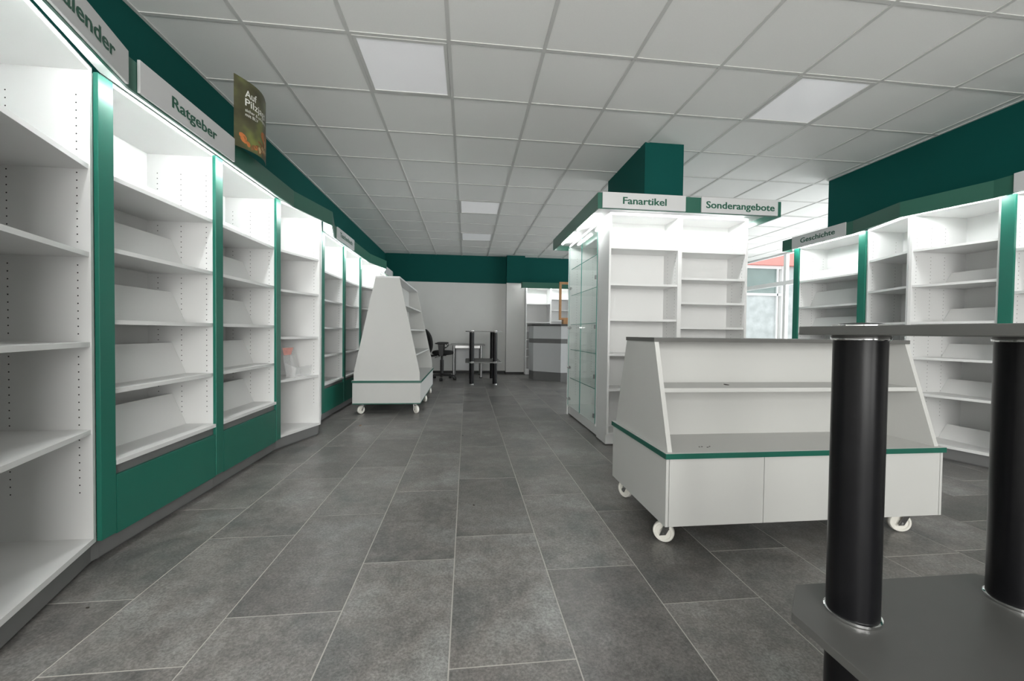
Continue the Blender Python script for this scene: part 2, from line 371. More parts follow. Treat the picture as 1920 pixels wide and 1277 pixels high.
# ================================================================ bookcases
T_ = .019; HB = 2.11; PL = .10
def bookcase(label, org, rz, W, dl, dr, bays, depth=.40, drawer=False, slant=None, group=None, plinth='plinth_grey', pe=(0, 0), name='bookcase', holes=True):
    """local frame: x along the front, y into the case; the front edge runs from (0,dl) to (W,dr)"""
    t = thing(name, label, 'bookcase', (org[0], org[1], 0), rz, group)
    fr = lambda u: dl + (dr-dl)*u/W
    def board(u0, u1, z0, z1, inset=0., nm='shelf', m='laminate', back=None):
        bk = depth-.012 if back is None else back
        return MB().prism([(u0, fr(u0)+inset), (u1, fr(u1)+inset), (u1, bk), (u0, bk)], z0, z1).build(nm, m, t)
    board(0, T_, PL, HB, 0, 'side_panel', back=depth); board(W-T_, W, PL, HB, 0, 'side_panel', back=depth)
    MB().box(T_, W-T_, depth-.012, depth, PL, HB).build('back_panel', 'laminate', t)
    board(T_, W-T_, HB-.022, HB, .0, 'top_panel')
    MB().prism([(-pe[0], fr(0)+.022), (0, fr(0)+.022), (W, fr(W)+.022), (W+pe[1], fr(W)+.022), (W+pe[1], depth), (-pe[0], depth)], .012, PL).build('plinth', plinth, t)
    MB().prism([(0, fr(0)+.034), (W, fr(W)+.034), (W, depth), (0, depth)], 0, .012).build('plinth_foot', 'shadow_gap', t)
    for k in range(len(bays)-1):
        u = bays[k][1]; board(u, bays[k+1][0], PL, HB-.022, .0, 'divider')
    hm = MB()
    for u0, u1, zs in bays:
        for n, z in enumerate(zs):
            last = n == len(zs)-1
            if last and drawer:
                MB().prism([(.04, -.02), (W-.04, -.02), (W-.04, -.0), (u1, 0), (u1, depth-.012), (u0, depth-.012), (u0, 0), (.04, 0)], z-.02, z).build('shelf', 'laminate', t)
                MB().box(.0405, W-.0405, -.018, -.0005, .094, .36).build('drawer_front', 'post_green', t, bevel=.002)
                MB().box(.041, W-.041, -.002, -.0005, .36, z-.0205).build('grip_recess', 'plinth_grey', t)
            elif last: board(u0, u1, PL, z, .0, 'bottom_shelf')
            else: board(u0+.001, u1-.001, z-.02, z, .006, 'shelf')
            if slant and (n > 0 or slant == 'all'):
                hgt = .19 if slant != 'low' else .12
                v0, v1 = .165, .245
                MB().prism_x([(v0, z), (v0+.012, z), (v1+.012, z+hgt), (v1, z+hgt)], u0+.002, u1-.002).build('display_board', 'laminate', t)
        if slant == 'std':                          # sloping board of the uppermost compartment
            z = zs[0]; MB().prism_x([(.20, z), (.212, z), (.262, z+.13), (.25, z+.13)], u0+.002, u1-.002).build('display_board', 'laminate', t)
        if holes:
            zl = [.32+.032*i for i in range(53)] if not drawer else [.50+.032*i for i in range(47)]
            for z in zl:
                if any(-.035 < z-s < .012 for s in zs): continue
                for v in ((.045, depth-.07, .19) if slant else (.05, depth-.09)):
                    hm.disc((u0+.0006, v+fr(u0), z), (1, 0, 0), .0032, 6); hm.disc((u1-.0006, v+fr(u1) if v < .1 else v, z), (-1, 0, 0), .0032, 6)
    if holes: hm.build('pin_holes', 'pin_hole', t, kind='stuff')
    return t
ZA = [1.70, 1.335, .958, .588, .122]; ZB = [1.70, 1.378, 1.055, .742, .425]; ZR = [1.79, 1.477, 1.155, .845, .531, .124]
def bay1(W, zs): return [(T_, W-T_, zs)]
def post(label, loc, rz, w=.075, d=.02, group='green posts between bookcases'):
    # a boxed post, its front .02 proud of the cases, bottom at .10
    o = MB().quadbox([(0, -d, PL), (w, -d, PL), (w, -.0005, PL), (0, -.0005, PL)], [(0, -d, 2.095), (w, -d, 2.095), (w, -.0005, 2.095), (0, -.0005, 2.095)]).build('green_post', 'post_green', bevel=.002)
    o.location = loc; o.rotation_euler = (0, 0, rz); return tag(o, label, 'post', group)

# ---- run along wall_left (local x -> +y, local y -> -x)
FX = -1.575; LR = PI/2; DP = .393; BUL = .165
P = [1.896, 2.694, 3.494]; PW = .075
def lrun(label, y0, y1, dl, dr, zs, fx=FX, **k):
    return bookcase(label, (fx, y0), LR, y1-y0, dl, dr, bay1(y1-y0, zs), depth=XL*-1+fx-.002, **k)
lrun('white bookcase with slanting front under the Kalender sign', 1.31, 1.894, -.186, 0, ZA, pe=(0, .04), group='bookcases along the wall')
lrun('white bookcase with green drawer front under the Ratgeber sign', 1.935, 2.731, 0, 0, ZB, drawer=True, slant='std', group='bookcases along the wall')
lrun('white bookcase with green drawer front under the mushroom poster', 2.733, 3.53, 0, 0, ZB, drawer=True, slant='std', group='bookcases along the wall')
lrun('white bookcase with slanting front holding a clear leaflet holder', 3.571, 4.078, 0, -BUL, [1.70, 1.365, .958, .588, .122], pe=(.04, 0), group='bookcases along the wall')
lrun('narrow white bookcase turned away next to the leaflet holder bookcase', 4.08, 4.583, -BUL, 0, [1.70, 1.365, .958, .588, .122], pe=(0, .037), group='bookcases along the wall')
FD = -1.59
lrun('white bookcase with green drawer front under the Taschenbuch sign', 4.622, 5.405, 0, 0, [1.69, 1.37, 1.055, .735, .42], FD, drawer=True, slant=None, group='bookcases along the wall')
lrun('white bookcase with green drawer front behind the tall wheeled display', 5.407, 6.20, 0, 0, [1.69, 1.37, 1.055, .735, .42], FD, drawer=True, slant=None, group='bookcases along the wall')
lrun('white bookcase with slanting front mostly hidden by the tall wheeled display', 6.242, 6.80, 0, -BUL, [1.70, 1.365, .958, .588, .122], FD, pe=(.04, 0), group='bookcases along the wall')
lrun('narrow white bookcase turned towards the back wall behind the tall display', 6.802, 7.30, -BUL, 0, [1.70, 1.365, .958, .588, .122], FD, group='bookcases along the wall')
lrun('white bookcase with green drawer front near the back wall', 7.32, 8.12, 0, 0, [1.69, 1.37, 1.055, .735, .42], FD, drawer=True, group='bookcases along the wall')
for y, fx, lb in ((1.896, FX, 'green post between the Kalender bookcase and the Ratgeber bookcase'), (2.694, FX, 'green post between the two drawer bookcases beside the mushroom poster'), (3.494, FX, 'green post beside the bookcase with the leaflet holder'),
                  (4.585, FD, 'green post at the start of the Taschenbuch bookcases'), (5.368, FD, 'green post in the middle of the Taschenbuch bookcases'), (6.165, FD, 'green post partly hidden by the tall wheeled display')):
    post(lb, (fx, y, 0), LR)

def canopy(name, label, pts, back, z0, z1, tube_in=.03, sof=2.10, ends=(True, True), tube_z=2.085, tubes=None, mat_f='fascia_green'):
    """fascia along the polyline pts (room side), white soffit back to the polyline back, tubes in between"""
    t = thing(name, label, 'canopy', (pts[0][0], pts[0][1], z0)); ox, oy = pts[0]
    for k in range(len(pts)-1):
        a, b = Vector(pts[k]), Vector(pts[k+1]); A, B = Vector(back[k]), Vector(back[k+1])
        o2 = Vector((ox, oy)); a_, b_, A_, B_ = a-o2, b-o2, A-o2, B-o2
        ia = a_ + (A_-a_).normalized()*.012; ib = b_ + (B_-b_).normalized()*.012
        def pr(poly, z0_, z1_, nm, m):
            ar = sum(poly[i][0]*poly[(i+1) % len(poly)][1]-poly[(i+1) % len(poly)][0]*poly[i][1] for i in range(len(poly)))
            if ar < 0: poly = poly[::-1]
            return MB().prism([tuple(p) for p in poly], z0_-z0, z1_-z0).build(nm, m, t)
        pr([a_, b_, ib, ia], z0, z1, 'fascia', mat_f)
        pr([ia, ib, B_, A_], sof, sof+.01, 'soffit', 'laminate')
        if tubes is None or k in tubes:
            d = (b_-a_).normalized(); n = (A_-a_) - d*((A_-a_).dot(d)); n = n.normalized()
            L = (b_-a_).length; m = .06
            p0, p1 = a_+d*m+n*tube_in, b_-d*m+n*tube_in
            pr([p0-n*.016, p1-n*.016, p1+n*.016, p0+n*.016], sof-.003, sof, 'lamp_housing', 'steel')
            MB().tube((p0.x, p0.y, tube_z-z0), (p1.x, p1.y, tube_z-z0), .011, n=10).build('lamp_tube', 'tube', t, smooth=True)
    if ends[0] or ends[1]:
        for e, (k) in zip(ends, (0, -1)):
            if not e: continue
            a, A = Vector(pts[k])-o2, Vector(back[k])-o2; d = (Vector(pts[1])-Vector(pts[0])).normalized() if k == 0 else (Vector(pts[-2])-Vector(pts[-1])).normalized()
            poly = [a, A, A+d*.01, a+d*.01]
            ar = sum(poly[i][0]*poly[(i+1) % 4][1]-poly[(i+1) % 4][0]*poly[i][1] for i in range(4))
            if ar < 0: poly = poly[::-1]
            MB().prism([tuple(p) for p in poly], 0, z1-z0).build('end_board', mat_f, t)
    return t
fa = [(-1.282, 1.31), (-1.432, 1.89), (-1.432, 3.525), (-1.305, 4.085), (-1.447, 4.60), (-1.447, 6.20), (-1.32, 6.80), (-1.447, 7.28), (-1.447, 8.13)]
bk = [(FX+.186+.02, 1.31), (FX+.02, 1.905), (FX+.02, 3.545), (FX+BUL+.02, 4.08), (FD+.02, 4.60), (FD+.02, 6.21), (FD+BUL+.02, 6.80), (FD+.02, 7.30), (FD+.02, 8.13)]
canopy('light_canopy', 'long green lit canopy above the bookcases along the wall', fa, bk, 2.035, 2.168)

def sign(label, body, loc, rz, W, h, th=.012, tw=None, tx=None, size=.074, tz=None):
    """plate standing on local x, facing local -y; the lettering is a child"""
    o = MB().box(0, W, -th, 0, 0, h).build('sign', 'sign_grey', bevel=.0015); o.location = loc; o.rotation_euler = (0, 0, rz)
    tag(o, label, 'sign', 'aisle signs on the canopies')
    if body:
        v, f, w_ = text_mesh(body, size, size*.014, tw)
        x0 = (W-w_)/2 if tx is None else tx; z0 = (h-size*.72)/2+.004 if tz is None else tz
        m = MB()
        for e, dx in enumerate((-.013, 0, .013)):
            n = len(m.v); m.v += [(x0+x+dx*size, -th-.0010-.0001*e, z0+y) for x, y in v]; m.f += [tuple(i+n for i in q) for q in f]
        m.build('lettering', 'letter_green', o)
    return o
# signs on the long canopy: plates on the room side of the fascia, reading direction is +y
def lsign(label, body, p0, p1, z, h, **k):
    a = math.atan2(p1[1]-p0[1], p1[0]-p0[0]); W = math.hypot(p1[0]-p0[0], p1[1]-p0[1])
    n = Vector((math.sin(a), -math.cos(a)))*.0015
    return sign(label, body, (p0[0]+n.x, p0[1]+n.y, z), a, W, h, **k)
ka = Vector((-1.432, 1.89)) - Vector((-1.30, 1.38)); ka.normalize()
e1 = Vector((-1.30, 1.38)) + ka*.497; s1 = e1 - ka*.74
lsign('grey sign with green word Kalender', 'Kalender', tuple(s1), tuple(e1), 2.036, .137, tw=.36, tx=.278, size=.083, tz=.043)
lsign('grey sign with green word Ratgeber', 'Ratgeber', (-1.432, 1.932), (-1.432, 2.648), 2.040, .142, tw=.347, tx=.19, size=.078, tz=.045)
lsign('small grey sign with green word Taschenbuch', 'Taschenbuch', (-1.447, 4.655), (-1.447, 5.325), 2.038, .13, tw=.48, tx=.095, size=.075, tz=.043)
lsign('plain grey sign plate behind the tall wheeled display', None, (-1.447, 7.30), (-1.447, 7.98), 2.038, .13)

# ---- run along wall_right (local x -> -y, local y -> +x)
RX = 4.05; RR = -PI/2
def rrun(label, y1, y0, dl, dr, zs, **k):
    return bookcase(label, (RX, y1), RR, y1-y0, dl, dr, bay1(y1-y0, zs), depth=.40, group='bookcases below the green beam', **k)
rrun('white bookcase with sloping display boards under the Geschichte sign', 4.545, 3.715, 0, 0, [1.69, 1.372, 1.055, .742, .425], drawer=True, slant='std')
rrun('white bookcase with slanting front next to the Geschichte bookcase', 3.675, 3.152, 0, -BUL, ZR, pe=(.038, 0))
rrun('white bookcase with slanting front beside the wide green post', 3.15, 2.637, -BUL, 0, ZR, slant='low', pe=(0, .05))
rrun('white drawer bookcase beyond the wide green post behind the black table leg', 2.585, 1.79, 0, 0, [1.69, 1.372, 1.055, .742, .425], drawer=True, slant='std')
post('green post at the end of the Geschichte bookcase by the street window', (RX, 4.58, 0), RR, group='green posts below the beam')
post('green post between the Geschichte bookcase and the slanting bookcases', (RX, 3.752, 0), RR, group='green posts below the beam')
post('wide green post behind the black table legs', (RX, 2.635, 0), RR, .08, group='green posts below the beam')
fb = [(3.905, 4.62), (3.905, 3.70), (3.755, 3.13), (3.905, 2.60), (3.905, 1.75)]
bkb = [(RX-.02, 4.62), (RX-.02, 3.70), (RX-BUL-.02, 3.15), (RX-.02, 2.60), (RX-.02, 1.75)]
canopy('light_canopy', 'green lit canopy with bend below the green beam', fb, bkb, 2.068, 2.20, sof=2.13, tube_z=2.115)
def rsign(label, body, y1, y0, x, z, h, **k): return sign(label, body, (x-.0015, y1, z), RR, y1-y0, h, **k)
rsign('grey sign with green word Geschichte', 'Geschichte', 4.46, 3.77, 3.905, 2.070, .135, tw=.447, tx=.125, size=.078, tz=.043)
rsign('blank grey sign plate on the canopy beside the wide green post', None, 2.482, 1.77, 3.905, 2.068, .136)

# ---- pillar in the middle of the shop: bookcase, glass cabinet, canopy
PX0, PX1, PY = 1.265, 2.607, 3.50
bookcase('white double bookcase under the Fanartikel and Sonderangebote signs', (PX0, PY), 0, PX1-PX0, 0, 0,
         [(T_, .655, [1.808, 1.477, 1.156, .837, .516, .112]), (.692, PX1-PX0-T_, [1.795, 1.544, 1.32, 1.091, .86, .62, .36, .112])], depth=.28, plinth='laminate', name='double_bookcase')
GC = thing('glass_cabinet', 'tall white display cabinet with two glass doors and glass shelves', 'display cabinet', (PX0, 3.83, 0))
gx = .40; gy = 1.10
# local: x into the cabinet, y away from the camera
MB().box(.02, gx, 0, gy, .012, .10).build('plinth', 'laminate', GC)
MB().box(.03, gx, .01, gy, 0, .012).build('plinth_foot', 'shadow_gap', GC)
MB().box(.0, gx, 0, gy, .10, .125).build('bottom_panel', 'laminate', GC)
MB().box(.0, gx, 0, gy, 2.085, HB).build('top_panel', 'laminate', GC)
MB().box(.008, gx, 0, .019, .125, 2.085).build('side_panel', 'laminate', GC)
MB().box(.008, gx, gy-.019, gy, .125, 2.085).build('side_panel', 'laminate', GC)
MB().box(gx-.012, gx, .019, gy-.019, .125, 2.085).build('back_panel', 'laminate', GC)
MB().box(-.006, .007, gy-.018, gy+.001, .0, 2.075).build('edge_strip', 'laminate_edge', GC)
for z in (.455, .812, 1.122, 1.483, 1.81):
    s = MB().box(.03, gx-.02, .021, gy-.021, z, z+.006).build('glass_shelf', 'glass', GC)
    MB().box(.027, .0305, .021, gy-.021, z, z+.006).build('shelf_edge', 'glass_edge', s)
for y0, y1, hy, ly in ((.004, .546, .018, .50), (.553, gy-.02, gy-.085, .60)):
    d = MB().box(-.001, .005, y0, y1, .115, 2.08).build('glass_door', 'glass', GC)
    e = MB().box(-.0012, .0052, y0-.001, y0+.002, .115, 2.08).box(-.0012, .0052, y1-.002, y1+.001, .115, 2.08).build('door_edge', 'glass_edge', d)
    for z in (.2, .59, 1.085, 1.575):
        if hy < .1: MB().box(-.008, .012, hy-.004, hy+.028, z-.02, z+.02).build('hinge', 'steel', d)
        else: MB().tube((.01, hy, z), (.01, hy+.05, z), .012, n=10).tube((.012, hy+.05, z), (.012, hy+.085, z), .02, n=10).build('hinge', 'steel', d)
MB().box(-.03, -.022, .49, .61, 1.077, 1.087).box(-.024, 0, .495, .505, 1.077, 1.087).box(-.024, 0, .595, .605, 1.077, 1.087).build('handle', 'chrome', GC)
hm = MB()
for i in range(54):
    z = .25+.032*i
    for v in (.10, .30): hm.disc((v, gy-.0196, z), (0, -1, 0), .0032, 6)
hm.build('pin_holes', 'pin_hole', GC, kind='stuff')
# canopy around the pillar
CX0, CX1, CY0, CY1, c0, c1 = 1.09, 2.775, 3.31, 5.08, 2.078, 2.212
pc = thing('pillar_canopy', 'square green lit canopy around the green pillar', 'canopy', (CX0, CY0, c0))
ww, dd, hh = CX1-CX0, CY1-CY0, c1-c0
MB().box(0, ww, 0, .012, 0, hh).build('fascia', 'fascia_green', pc); MB().box(0, ww, dd-.012, dd, 0, hh).build('fascia', 'fascia_green', pc)
MB().box(0, .012, .012, dd-.012, 0, hh).build('fascia', 'fascia_green', pc); MB().box(ww-.012, ww, .012, dd-.012, 0, hh).build('fascia', 'fascia_green', pc)
sz = 2.135-c0
MB().box(.012, ww-.012, .012, .465, sz, sz+.012).build('soffit', 'laminate', pc); MB().box(.012, ww-.012, 1.515, dd-.012, sz, sz+.012).build('soffit', 'laminate', pc)
MB().box(.012, .62, .465, 1.515, sz, sz+.012).build('soffit', 'laminate', pc); MB().box(1.03, ww-.012, .465, 1.515, sz, sz+.012).build('soffit', 'laminate', pc)
def lamp_tube(parent, p0, p1): MB().tube(p0, p1, .011, n=10).build('lamp_tube', 'tube', parent, smooth=True)
tz = sz-.016
for a, b in ((.36, .88), (1.05, 1.57)):
    lamp_tube(pc, (.075, a, tz), (.075, b, tz)); MB().box(.06, .09, a-.02, b+.02, sz-.003, sz).build('lamp_housing', 'steel', pc)
for a, b in ((.25, .80), (.90, 1.45)):
    lamp_tube(pc, (a, .06, tz), (b, .06, tz)); MB().box(a-.02, b+.02, .045, .075, sz-.003, sz).build('lamp_housing', 'steel', pc)
lamp_tube(pc, (ww-.075, .4, tz), (ww-.075, 1.4, tz)); MB().box(ww-.09, ww-.06, .38, 1.42, sz-.003, sz).build('lamp_housing', 'steel', pc)
sign('grey sign with green word Fanartikel', 'Fanartikel', (1.127, 3.3085, 2.082), 0, .742, .134, tw=.388, tx=.178, size=.083, tz=.04)
sign('grey sign with green word Sonderangebote', 'Sonderangebote', (2.013, 3.3085, 2.082), 0, .722, .134, tw=.645, tx=.043, size=.083, tz=.04)

# ---- shelves and counter at the back wall
bookcase('white bookcase against the back wall behind the counter', (1.402, 9.50), 0, 1.6, 0, 0,
         [(T_, .585, [1.722, 1.275, 1.065, .855, .631, .449, .148]), (.62, 1.581, [1.849, 1.576, 1.322, 1.05, .75, .45, .148])], depth=.445, plinth='laminate', holes=False, name='wall_bookcase')
bc = [(1.27, 9.36), (3.06, 9.36)]
canopy('light_canopy', 'green lit canopy above the bookcase behind the counter', bc, [(1.27, 9.50), (3.06, 9.50)], 2.07, 2.205, sof=2.13, tube_z=2.112)
ct = thing('sales_counter', 'grey and white sales counter with faceted front and dark top', 'counter', (1.4, 8.17, 0))
foot = [(.045, .40), (.55, .0), (2.0, 0), (2.0, .75), (0, .75), (0, .62)]
def grow(poly, d):
    cx = sum(p[0] for p in poly)/len(poly); cy = sum(p[1] for p in poly)/len(poly); out = []
    for x, y in poly:
        v = Vector((x-cx, y-cy)); out.append((x+v.x/v.length*d, y+v.y/v.length*d))
    return out
MB().prism(foot, 0, .19).build('plinth', 'plinth_grey', ct); MB().prism(grow(foot, .012), .19, .80).build('body', 'counter_white', ct)
MB().prism(grow(foot, .016), .80, .895).build('band', 'plinth_grey', ct); MB().prism(grow(foot, .012), .895, 1.165).build('upper_body', 'counter_white', ct)
MB().prism(grow(foot, .05), 1.165, 1.205).build('counter_top', 'counter_top', ct, bevel=.003)
pf = thing('wooden_frame', 'light wooden frame standing on the sales counter', 'frame', (2.0, 8.6, 1.205))
for a in ((0, .05, .10, .93), (.55, .60, .10, .93)): MB().box(a[0], a[1], 0, .04, a[2], a[3]).build('stile', 'wood', pf, bevel=.004)
MB().box(.05, .55, 0, .04, .88, .93).build('rail', 'wood', pf, bevel=.004); MB().box(.05, .55, 0, .04, .10, .15).build('rail', 'wood', pf, bevel=.004)
MB().box(.08, .52, -.06, .10, 0, .11).build('base_block', 'wood', pf, bevel=.006)
lb = MB().box(-.09, .09, -.04, .04, 0, .008).build('paper_stack', 'poster_white', bevel=.001); lb.location = (1.75, 8.62, 1.205); tag(lb, 'flat white papers on the dark counter top', 'paper')

# ================================================================ wheeled displays
def caster(parent, x, y, z, a, R=.05, wmat='caster_white'):
    c, s = math.cos(a), math.sin(a)
    wx, wy = x-s*.03, y+c*.03                       # trailing wheel
    f = MB()
    f.box(x-.035, x+.035, y-.035, y+.035, z-.006, z)
    f.tube((x, y, z-.006), (x, y, z-.02), .02, n=12)
    for sd in (-1, 1):
        ox, oy = c*sd*.02, s*sd*.02
        f.quadbox([(wx+ox-.008*abs(s)-.012*abs(c)*0-.014, wy+oy-.003, R-.012), (wx+ox+.014, wy+oy-.003, R-.012), (wx+ox+.014, wy+oy+.003, R-.012), (wx+ox-.014, wy+oy+.003, R-.012)] if abs(s) > .7 else
                  [(wx+ox-.003, wy+oy-.014, R-.012), (wx+ox+.003, wy+oy-.014, R-.012), (wx+ox+.003, wy+oy+.014, R-.012), (wx+ox-.003, wy+oy+.014, R-.012)],
                  [(x+ox-.02, y+oy-.003, z-.012), (x+ox+.02, y+oy-.003, z-.012), (x+ox+.02, y+oy+.003, z-.012), (x+ox-.02, y+oy+.003, z-.012)] if abs(s) > .7 else
                  [(x+ox-.003, y+oy-.02, z-.012), (x+ox+.003, y+oy-.02, z-.012), (x+ox+.003, y+oy+.02, z-.012), (x+ox-.003, y+oy+.02, z-.012)])
    f.tube((wx-c*.026, wy-s*.026, R), (wx+c*.026, wy+s*.026, R), .007, n=10)
    o = f.build('caster', 'steel', parent)
    w_ = MB()
    prof = [(.02, -.014), (.30, -.014), (.34, -.010), (.70, -.010), (.76, -.015), (.92, -.015), (1.0, -.010), (1.0, .010), (.92, .015), (.76, .015), (.70, .010), (.34, .010), (.30, .014), (.02, .014)]
    n = 28; k = len(prof)
    for r, t in prof:
        for i in range(n):
            th = 2*PI*i/n; w_.v.append((wx+c*t-s*R*r*math.cos(th), wy+s*t+c*R*r*math.cos(th), R+R*r*math.sin(th)))
    for q in range(k):
        for i in range(n):
            j = (i+1) % n; p = (q+1) % k; w_.f.append((q*n+i, q*n+j, p*n+j, p*n+i))
    w_.build('wheel', wmat, o, smooth=True)
def wheeled_display(name, label, loc, rz, L, Wd, zb, zdeck, ztop, tw, kick, shelves, top_mat, casters, doors, lip=True):
    """local x along the length L, local y across the width Wd, both from 0; gable ends at x=0 and x=L"""
    t = thing(name, label, 'display stand', loc, rz); c = Wd/2
    MB().box(.004, L-.004, .004, Wd-.004, zb, zdeck-.026).build('base_box', 'dolly_white', t)
    n = doors; g = .0025
    for side in (0, 1):
        y0, y1 = (-.012, .004) if side == 0 else (Wd-.004, Wd+.012)
        for i in range(n):
            MB().box(.0+i*L/n+g/2, (i+1)*L/n-g/2, y0, y1, zb, zdeck-.028).build('front_panel', 'dolly_white', t, bevel=.0008)
    for x0, x1 in ((-.012, .004), (L-.004, L+.012)): MB().box(x0, x1, -.012, Wd+.012, zb, zdeck-.028).build('end_panel', 'dolly_white', t)
    MB().box(-.02, L+.02, -.022, Wd+.022, zdeck-.026, zdeck-.001).build('deck_edge', 'edge_green', t)
    MB().box(-.0185, L+.0185, -.0205, Wd+.0205, zdeck-.001, zdeck).build('deck', 'dolly_white', t)
    if lip: MB().box(-.012, L+.012, -.012, Wd+.012, zb-.012, zb).build('bottom_edge', 'edge_green', t)
    ya, yb = c-tw/2, c+tw/2
    prof = [(0, zdeck), (Wd, zdeck), (Wd, zdeck+kick), (yb, ztop), (ya, ztop), (0, zdeck+kick)]
    MB().prism_x(prof, 0, .022).build('gable_panel', 'dolly_white', t); MB().prism_x(prof, L-.022, L).build('gable_panel', 'dolly_white', t)
    MB().box(.022, L-.022, c-.009, c+.009, zdeck, ztop).build('centre_panel', 'dolly_white', t)
    for z in shelves:
        f = (z-zdeck-kick)/(ztop-zdeck-kick); yf = ya*f
        MB().box(.022, L-.022, yf+.004, c-.009, z-.02, z).build('shelf', 'dolly_white', t)
        MB().box(.022, L-.022, c+.009, Wd-yf-.004, z-.02, z).build('shelf', 'dolly_white', t)
    MB().box(-.004, L+.004, ya-.004, yb+.004, ztop, ztop+.02).build('top_board', top_mat, t)
    for x, y, a in casters: caster(t, x, y, zb-(.012 if lip else 0), a)
    return t
# low one in front of the pillar
wheeled_display('low_display', 'low white wheeled display with grey top and green edge strip', (.937, 1.767, 0), 0, 1.445, .655, .122, .468, .982, .35, 0., [.756], 'table_grey',
                [(.06, .075, .9), (.07, .60, .4), (1.36, .07, 1.2), (1.36, .60, .3), (.72, .60, .5)], 3, lip=False)
# tall one before the long row; its end faces the camera, local x -> +y, local y -> -x
wheeled_display('tall_display', 'tall white wheeled display with sloping sides and green edge strips', (-.575, 5.04, 0), PI/2, 1.80, .785, .135, .412, 1.668, .285, .10, [.735, 1.047, 1.355], 'sign_grey',
                [(.06, .06, 2.2), (.06, .69, 1.0), (.88, .03, 2.0), (1.68, .03, 1.9), (1.68, .69, 1.0)], 2, lip=True)

# ================================================================ black legged tables
def pole_table(label, loc, W, D, lx, ly, group):
    t = thing('pole_table', label, 'table', loc, 0, group); ch = .085
    def octo(W, D): return [(-W/2+ch, -D/2), (W/2-ch, -D/2), (W/2, -D/2+ch), (W/2, D/2-ch), (W/2-ch, D/2), (-W/2+ch, D/2), (-W/2, D/2-ch), (-W/2, -D/2+ch)]
    MB().prism(octo(W, D), 1.0225, 1.039).build('table_top', 'table_grey', t, bevel=.0012)
    MB().prism(octo(W, D), .424, .442).build('lower_shelf', 'table_grey', t, bevel=.0012)
    for sx in (-1, 1):
        for sy in (-1, 1):
            x, y = sx*lx, sy*ly; r = .0445
            l = MB().lathe([(r, .016), (r, 1.016)], x, y, 32).build('leg', 'black_gloss', t, smooth=True)
            MB().lathe([(r+.002, 1.012), (r+.004, 1.014), (r+.004, 1.020), (r+.002, 1.0225)], x, y, 32).build('collar', 'chrome', l, smooth=True)
            MB().lathe([(r+.0005, 1.0388), (r+.003, 1.040), (r+.003, 1.0435), (r-.002, 1.0445)], x, y, 32).build('cap_ring', 'chrome', l, smooth=True)
            MB().lathe([(r-.003, 1.0440), (r-.012, 1.0468), (.012, 1.0482)], x, y, 32).build('cap', 'black_plastic', l, smooth=True)
            for z0, z1 in ((.442, .449), (.416, .424)):
                MB().lathe([(r+.001, z0), (r+.004, z0+.001), (r+.004, z1-.001), (r+.001, z1)], x, y, 32).build('collar', 'chrome', l, smooth=True)
            MB().lathe([(r-.006, 0), (r+.001, .002), (r+.002, .016)], x, y, 32).build('foot_cap', 'chrome', l, smooth=True)
    return t
pole_table('table with thick black round legs beside the low wheeled display', (1.005, .27, 0), .65, 1.14, .20, .47, None)
pole_table('black legged table standing before the small grey desk', (.325, 8.27, 0), .70, 1.14, .225, .46, None)

# ================================================================ desk and office chair
dk = thing('desk', 'small grey desk with round steel legs at the back wall', 'desk', (.02, 9.22, 0))
MB().box(-.385, .385, -.36, .40, .718, .743).build('desk_top', 'desk_grey', dk, bevel=.003)
for x, y in ((-.30, -.31), (.30, -.31), (-.30, .34), (.30, .34)):
    l = MB().lathe([(.028, .02), (.028, .718)], x, y, 20).build('leg', 'steel', dk, smooth=True)
    MB().lathe([(.022, 0), (.032, .004), (.032, .02)], x, y, 20).build('foot', 'black_plastic', l, smooth=True)
MB().box(-.27, .27, .30, .318, .12, .70).build('modesty_panel', 'counter_white', dk)
for y in (-.325, .33): MB().box(-.272, .272, y, y+.02, .66, .718).build('frame_rail', 'steel', dk)

oc = thing('office_chair', 'black swivel office chair with armrests at the grey desk', 'chair', (-.52, 8.62, 0), 0)
MB().blob((.02, 0, .575), .225, .23, .05, 3.2, 28, 12).build('seat', 'black_fabric', oc, smooth=True)
MB().blob((-.265, 0, .80), .04, .22, .27, 2.6, 24, 16, lambda x, y, z: (x - .12*z + .10*(y/.22)**2*.4 - .10*(z/.27)**2*.5, y, z)).build('backrest', 'black_fabric', oc, smooth=True)
MB().path([(-.10, 0, .52), (-.24, 0, .50), (-.275, 0, .58), (-.275, 0, .78)], .022, 10).build('back_bracket', 'black_plastic', oc)
for sy in (-1, 1):
    a = MB().blob((.0, sy*.29, .775), .13, .035, .018, 3, 20, 8).build('armrest', 'black_plastic', oc, smooth=True)
    MB().prism_y([(-.07, .77), (.045, .77), (.04, .54), (-.04, .54)], sy*.29-.018, sy*.29+.018).build('arm_upright', 'black_plastic', a)
    MB().box(-.03, .03, min(sy*.20, sy*.30), max(sy*.20, sy*.30), .525, .545).build('arm_bracket', 'black_plastic', a)
    MB().path([(.03, sy*.29, .785), (.10, sy*.29, .765), (.135, sy*.29, .73), (.10, sy*.29, .69), (.03, sy*.29, .665)], .007, 8).build('arm_loop', 'black_plastic', a)
MB().lathe([(.035, .10), (.035, .20), (.038, .20), (.038, .42), (.024, .42), (.024, .50), (.09, .505), (.10, .53)], 0, 0, 20).build('gas_column', 'black_plastic', oc, smooth=True)
MB().path([(-.04, -.05, .50), (-.11, -.14, .485), (-.13, -.22, .475)], .007, 8).build('lever', 'black_plastic', oc)
sb = MB()
